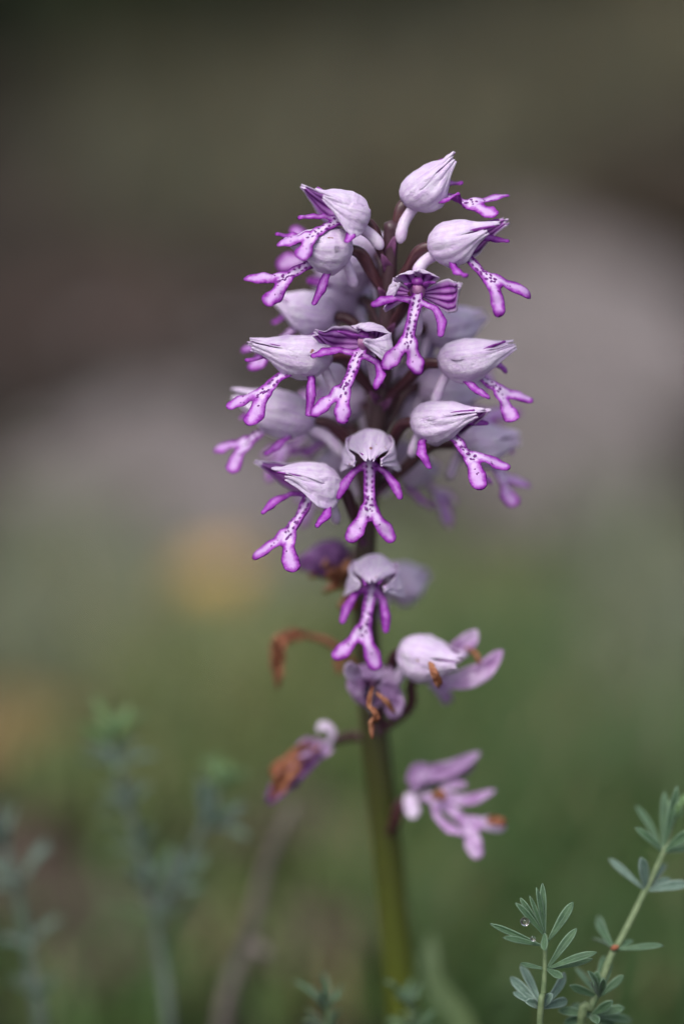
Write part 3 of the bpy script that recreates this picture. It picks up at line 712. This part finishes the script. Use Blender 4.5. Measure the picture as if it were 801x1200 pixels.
for pts in ([(410, 668, 24), (396, 676, 22), (384, 690, 22)], [(404, 676, 25), (392, 668, 22), (380, 676, 21)], [(412, 690, 24), (404, 702, 22), (396, 712, 23)], [(414, 672, 23), (408, 660, 21), (398, 664, 20)]):
    add_ribbon(f, 'petal', pts, 1.1, M['brown'], .9, 1.3, twist=2.)
f = withered((800, (408, 772, 30), (385, 752, 30), (356, 744, 29)), .7, 'hooked brown withered flower hanging from the stem', M['brown'])
add_ribbon(f, 'petal', [(360, 744, 29), (338, 744, 28), (323, 756, 28), (320, 780, 28), (325, 808, 28)], 1.5, M['brown'], 1., .7, twist=.6)
add_ribbon(f, 'petal', [(358, 746, 29), (336, 750, 28), (328, 762, 27), (330, 775, 28)], 1.3, M['brown'], 1., .8)
add_ribbon(f, 'petal', [(400, 765, 29), (396, 776, 28), (398, 790, 28)], .9, M['brown'], 1., .8)
f = withered((870, (415, 862, 32), (398, 866, 31), (384, 870, 30)), .8, 'drooping withered flower with a white curl and brown tip')
add_ribbon(f, 'petal', [(388, 876, 30), (372, 880, 29), (360, 878, 28), (346, 886, 27)], 2.2, M['fade'], .5, .6)
add_ribbon(f, 'petal', [(385, 872, 29), (389, 858, 28), (378, 850, 28), (372, 858, 28)], .8, M['spur'], .5, .4)
add_ribbon(f, 'petal', [(374, 874, 29), (352, 886, 27), (332, 898, 27), (318, 910, 27)], 1.9, M['brown'], .6, 1.)
add_ribbon(f, 'petal', [(376, 884, 28), (352, 902, 27), (330, 922, 27), (314, 942, 27)], 2.1, M['fadedark'], .7, .8)
add_ribbon(f, 'petal', [(352, 896, 26), (336, 912, 26), (318, 936, 26)], 1.6, M['brown'], .7, 1.)
f = withered((985, (462, 965, 32), (468, 945, 30), (482, 930, 29)), .95, 'splayed faded pink flower with brown lip tip')
for pts, h, m_ in [([(482, 930, 29), (500, 910, 28), (528, 902, 27), (562, 882, 27)], 1.7, 'fade'), ([(486, 926, 30), (515, 912, 30), (542, 902, 30), (556, 892, 29)], 1.5, 'fadedark'),
                   ([(488, 936, 28), (520, 936, 26), (550, 938, 26), (580, 926, 26)], 1.25, 'fade'), ([(478, 930, 28), (482, 948, 27), (488, 958, 27)], 1.5, 'spur'),
                   ([(482, 922, 28), (490, 908, 28), (508, 902, 29)], 2.0, 'fade')]:
    add_ribbon(f, 'petal', pts, h, M[m_], .5, .3)
th = at(505, 934, 26); en = at(574, 986, 24)
lip(th, np.linalg.norm(en-th), nrm(en-th), nrm(np.array([.4, -1, .6])-nrm(en-th)*np.dot([.4, -1, .6], nrm(en-th))), arms=(16, 62), armlen=(.62, .4), seed=77, spots=.1, lobecurl=.2).build('lip', [M['fade'], M['tuft']], parent=f)
add_ribbon(f, 'lip', [(570, 962, 24), (582, 962, 23), (592, 966, 23)], 1.0, M['brown'], .5, .8)
add_ribbon(f, 'lip', [(508, 936, 24), (514, 930, 23), (520, 938, 23)], .9, M['brown'], .5, .8)
# stem leaf of the orchid and its leaf rosette under the frame
def oleaf(pts, h):
    g = ribbon(pts, lambda u: h*np.interp(u, [0, .15, .5, .8, 1], [.55, .8, 1, .7, .03]), np.array([0, -1, .5]), .5, .0006, 18, 7, .1)
    mk('leaf', g[0], g[1], M['oleaf'], parent=orchid, attrs=g[2])
z0 = foot.copy(); z0[2] = .004
oleaf([z0+[.004, .004, 0], z0+[.010, .010, .045], at(508, 1150, 58), at(505, 1092, 60)], .0026)
for a in (0.5, 2.0, 3.4, 5.0):
    d = np.array([math.cos(a), math.sin(a), 0])
    oleaf([z0+d*.002, z0+d*.02+[0, 0, .010], z0+d*.045+[0, 0, .011], z0+d*.065+[0, 0, .004]], .010)


# ------------------------------------------------------------------ five-finger leaved herbs
def leaf_w(h): return lambda u: 0.98*h*np.interp(u, [0, .12, .35, .6, .8, .93, 1], [.22, .38, .72, 1.0, .92, .55, .10])
def add_leaf(parent, a, b, h, m, up, bend=.08):
    ln = np.linalg.norm(b-a); up = np.array(up, float)
    g = ribbon([a, (a+b)/2 + nrm(up)*ln*bend, b], leaf_w(h), up, rng.uniform(.25, .6), .00028, 12, 7, .08, rnd=rng.uniform(0, 9), twist=rng.normal(0, .15))
    mk('leaf', g[0], g[1], m, parent=parent, attrs=g[2])
def herb(label, stem, r0, group=None, stemmat='hstem'):
    P = [at(*p) for p in stem]; b = P[0].copy(); b[2] = -.004; b[1] += .003; mid = (P[0]*.5+b*.5); mid[2] = P[0][2]*.5
    b[0] += rng.normal(0, .003)
    root = empty('herb', (b[0], b[1], 0), label, 'herb', group)
    sp_ = spline([b, mid]+P, 40)
    g = tube(sp_, np.linspace(r0*1.35, r0*.7, 40), 10, 5, .06)
    mk('stem', g[0], g[1], M[stemmat], parent=root, attrs=g[2]); return root
# the sharp sprig
h1 = herb('crisp grey-green sprig with a water drop on its leaves', [(632, 1200, 0), (636, 1165, 0), (637.6, 1140, 0), (638.8, 1096, 0)], .00050)
def leaves(root, node, tips, h, m, dtip=0.):
    for q in tips:
        tx, ty = q[0], q[1]; dz = q[2] if len(q) > 2 else rng.uniform(-2, 2); hh = q[3] if len(q) > 3 else h
        up = np.array([rng.normal(0, .35), -.75, .65])
        add_leaf(root, at(*node), at(tx, ty, node[2]+dz), hh*.001, m, up, rng.uniform(-.02, .10))
leaves(h1, (638, 1097, 0), [(635, 1035, 1), (628, 1040, -1), (609, 1052, 0), (603.6, 1058, -2), (620, 1049.5, -2, .4)], .62, M['herb'])
leaves(h1, (634, 1108, 0), [(574, 1082.6, -1), (589, 1098.6, -3)], .62, M['herb'])
leaves(h1, (637.5, 1094, -1), [(638.5, 1114, -3, .75)], .7, M['herb'])
leaves(h1, (641, 1104, 0), [(671, 1057, 1, .85)], .8, M['herb'])
leaves(h1, (640, 1136, 0), [(675, 1088, 1, .8), (699, 1116, -2, .75), (694, 1124, 0, .6), (609, 1129, 3, .45), (659, 1146, -4, .7)], .7, M['herb'])
leaves(h1, (634, 1182, 2), [(609.6, 1131.6, 6), (597.6, 1145, 5), (601, 1163, 3), (615, 1174, -3), (661, 1140, 6), (647, 1165, -2), (664, 1172, 4)], .95, M['herbgrey'])
# the taller sprig at its side
h2 = herb('taller slightly blurred leaning sprig with a reddish leaf joint', [(680, 1200, 7), (692, 1180, 7), (715, 1122, 8), (728, 1099, 9), (755.5, 1044, 11), (776.6, 999, 12), (789, 958, 13)], .00062)
leaves(h2, (776, 999, 12), [(745, 944, 6), (744, 970, -2), (778, 928, 3), (793, 921, -1), (812, 972, -3, 1.0), (818, 992, 2)], .8, M['herb'])
leaves(h2, (787, 965, 13), [(783, 938, 0, .5), (795, 940, -2, .5), (800, 948, 2, .5), (790, 932, 3, .5), (803, 930, 1, .6)], .6, M['herbtop'])
leaves(h2, (756, 1044, 11), [(713, 1006, 3, .7), (750, 1005, -2, 1.15), (785, 1030, 2, .8), (808, 1036, -1, 1.0), (780, 1012, 5, .6)], .9, M['herbgrey'])
leaves(h2, (719, 1113, 8), [(777, 1108, -1, .65), (741, 1102, 2, .6), (700, 1074, 9, .9), (694, 1100, 8, .6)], .7, M['herb'])
leaves(h2, (701, 1168, 7), [(667, 1155, -2), (688, 1138, -3), (698, 1138, -1), (716, 1127, 2), (730, 1143, 0), (707, 1120, 5), (674, 1134, 6), (694, 1150, -5), (706, 1146, -4)], .75, M['herb'])
leaves(h2, (692, 1190, 7), [(653, 1184, 0), (717, 1173, -2), (731, 1181, 1), (670, 1178, 5), (700, 1200, -4), (660, 1200, 2), (722, 1204, 4), (740, 1196, 6)], .9, M['herb'])
g = blob(at(719.5, 1110.5, 7.2), (np.array([.00072, 0, .0003]), np.array([0, .0006, 0]), np.array([-.0002, 0, .00042])))
mk('joint', g[0], g[1], M['brown'], parent=h2, label='reddish brown swollen leaf joint')
# blurred sprigs further back: whorls of leaflets along a stem
def whorls(root, stem, dl, n0, size, m, mtop, tips=True):
    P = spline([at(*p) for p in stem], 60); T = np.gradient(P, axis=0)
    for k in range(n0):
        q = int(59*(k+.6)/n0); q = min(q, 59); t = nrm(T[q]); a0 = rng.uniform(0, 6.28); top = k == n0-1
        e1 = nrm(np.cross(t, [0, 1, .3])); e2 = np.cross(t, e1)
        for j in range(6 if not top else 9):
            a = a0+j*2*math.pi/(6 if not top else 9)*1.02+rng.normal(0, .2); rise = rng.uniform(.2, 1.7) if not top else rng.uniform(.8, 2.0)
            d = nrm(math.cos(a)*e1+math.sin(a)*e2+t*rise); l = size*rng.uniform(.55, 1.2)*.001
            add_leaf(root, P[q], P[q]+d*l, .001*size*rng.uniform(.07, .11), mtop if top or rng.random() < .12 else m, nrm(t*.8+rng.normal(0, .25, 3)-d*.2))
M['hstemgrey'] = simple('herb_grey_stem', [(0.3, (0.060, 0.085, 0.065)), (0.7, (0.12, 0.15, 0.12))], 600, 0.7, 0.5, 0.0002)
def side_branch(root, pts, r0, n, size, mtop):
    P = spline([at(*p) for p in pts], 16); g = tube(P, np.linspace(r0, r0*.7, 16), 8)
    mk('stem', g[0], g[1], M['hstemgrey'], parent=root, attrs=g[2]); whorls(root, pts, 0, n, size, M['herbgrey'], mtop)
sA = [(198, 1200, 64), (190, 1130, 64), (178, 1050, 62), (160, 980, 60), (140, 905, 58), (132, 862, 56)]
hA = herb('tall blurred grey-green herb with a forked stem', sA, .0009, stemmat='hstemgrey')
whorls(hA, [(186, 1100, 63)]+sA[2:], 0, 6, 9.5, M['herbgrey'], M['herbtop'])
side_branch(hA, [(182, 1085, 63), (205, 1040, 60), (228, 990, 58), (245, 962, 58)], .0008, 2, 10, M['herbgrey'])
side_branch(hA, [(228, 990, 58), (248, 950, 56), (262, 912, 55)], .0007, 2, 9, M['herbtop'])
sB = [(48, 1200, 60), (40, 1150, 60), (28, 1080, 58), (14, 1020, 56), (4, 985, 56)]
hB = herb('blurred grey-green herb with an unbranched stem', sB, .0010, stemmat='hstemgrey'); whorls(hB, sB, 0, 4, 9, M['herbgrey'], M['herbgrey'])
sC = [(384, 1250, 28), (385, 1210, 28), (383, 1176, 27)]
hC = herb('short blurred green sprig before the orchid stem', sC, .0006); whorls(hC, sC, 0, 3, 6.5, M['herb'], M['herb'])
sD = [(486, 1250, 32), (484, 1210, 31), (478, 1174, 30)]
hD = herb('short dark green sprig hugging the orchid stem', sD, .0006); whorls(hD, sD, 0, 3, 6.5, M['herb'], M['herb'])
# dry twig stuck in the ground
tp = [at(345, 945, 72), at(322, 990, 74), at(305, 1040, 76), at(290, 1110, 78), at(262, 1190, 80)]
e = tp[-1].copy(); e[2] = -.003; e[0] -= .006
G = Geo(); G.add(tube(spline(tp+[e], 24), np.linspace(.0008, .0016, 24), 8, 3, .08))
G.add(tube(spline([at(292, 1105, 78), at(303, 1112, 76), at(312, 1118, 74)], 8), np.linspace(.0013, .0011, 8), 8))
G.build('dry_twig', [M['twig']], origin=e, label='thin grey dry twig rising between herb and orchid', cat='twig')
# ------------------------------------------------------------------ water drops
mw = bpy.data.materials.new('water'); mw.use_nodes = True; wb = mw.node_tree.nodes['Principled BSDF']
wb.inputs['Transmission Weight'].default_value = 1; wb.inputs['IOR'].default_value = 1.333; wb.inputs['Roughness'].default_value = 0
def drop(p, r, label, flat=1.0):
    g = blob(p, (np.array([r, 0, 0]), np.array([0, r*flat, 0]), np.array([0, 0, r*.95])), 16, 10)
    mk('water_drop', g[0], g[1], mw, label=label, cat='water drop')
drop(at(614.5, 1080, -2.0), .00078, 'round water drop on the topmost leaves of the crisp sprig')
drop(at(624, 1100, -2.0), .00048, 'tiny water drop on the side leaf pair of the crisp sprig')
drop(at(394, 292, -2.4), .0006, 'small flat water drop on the rounded side of a lilac hood', .6)
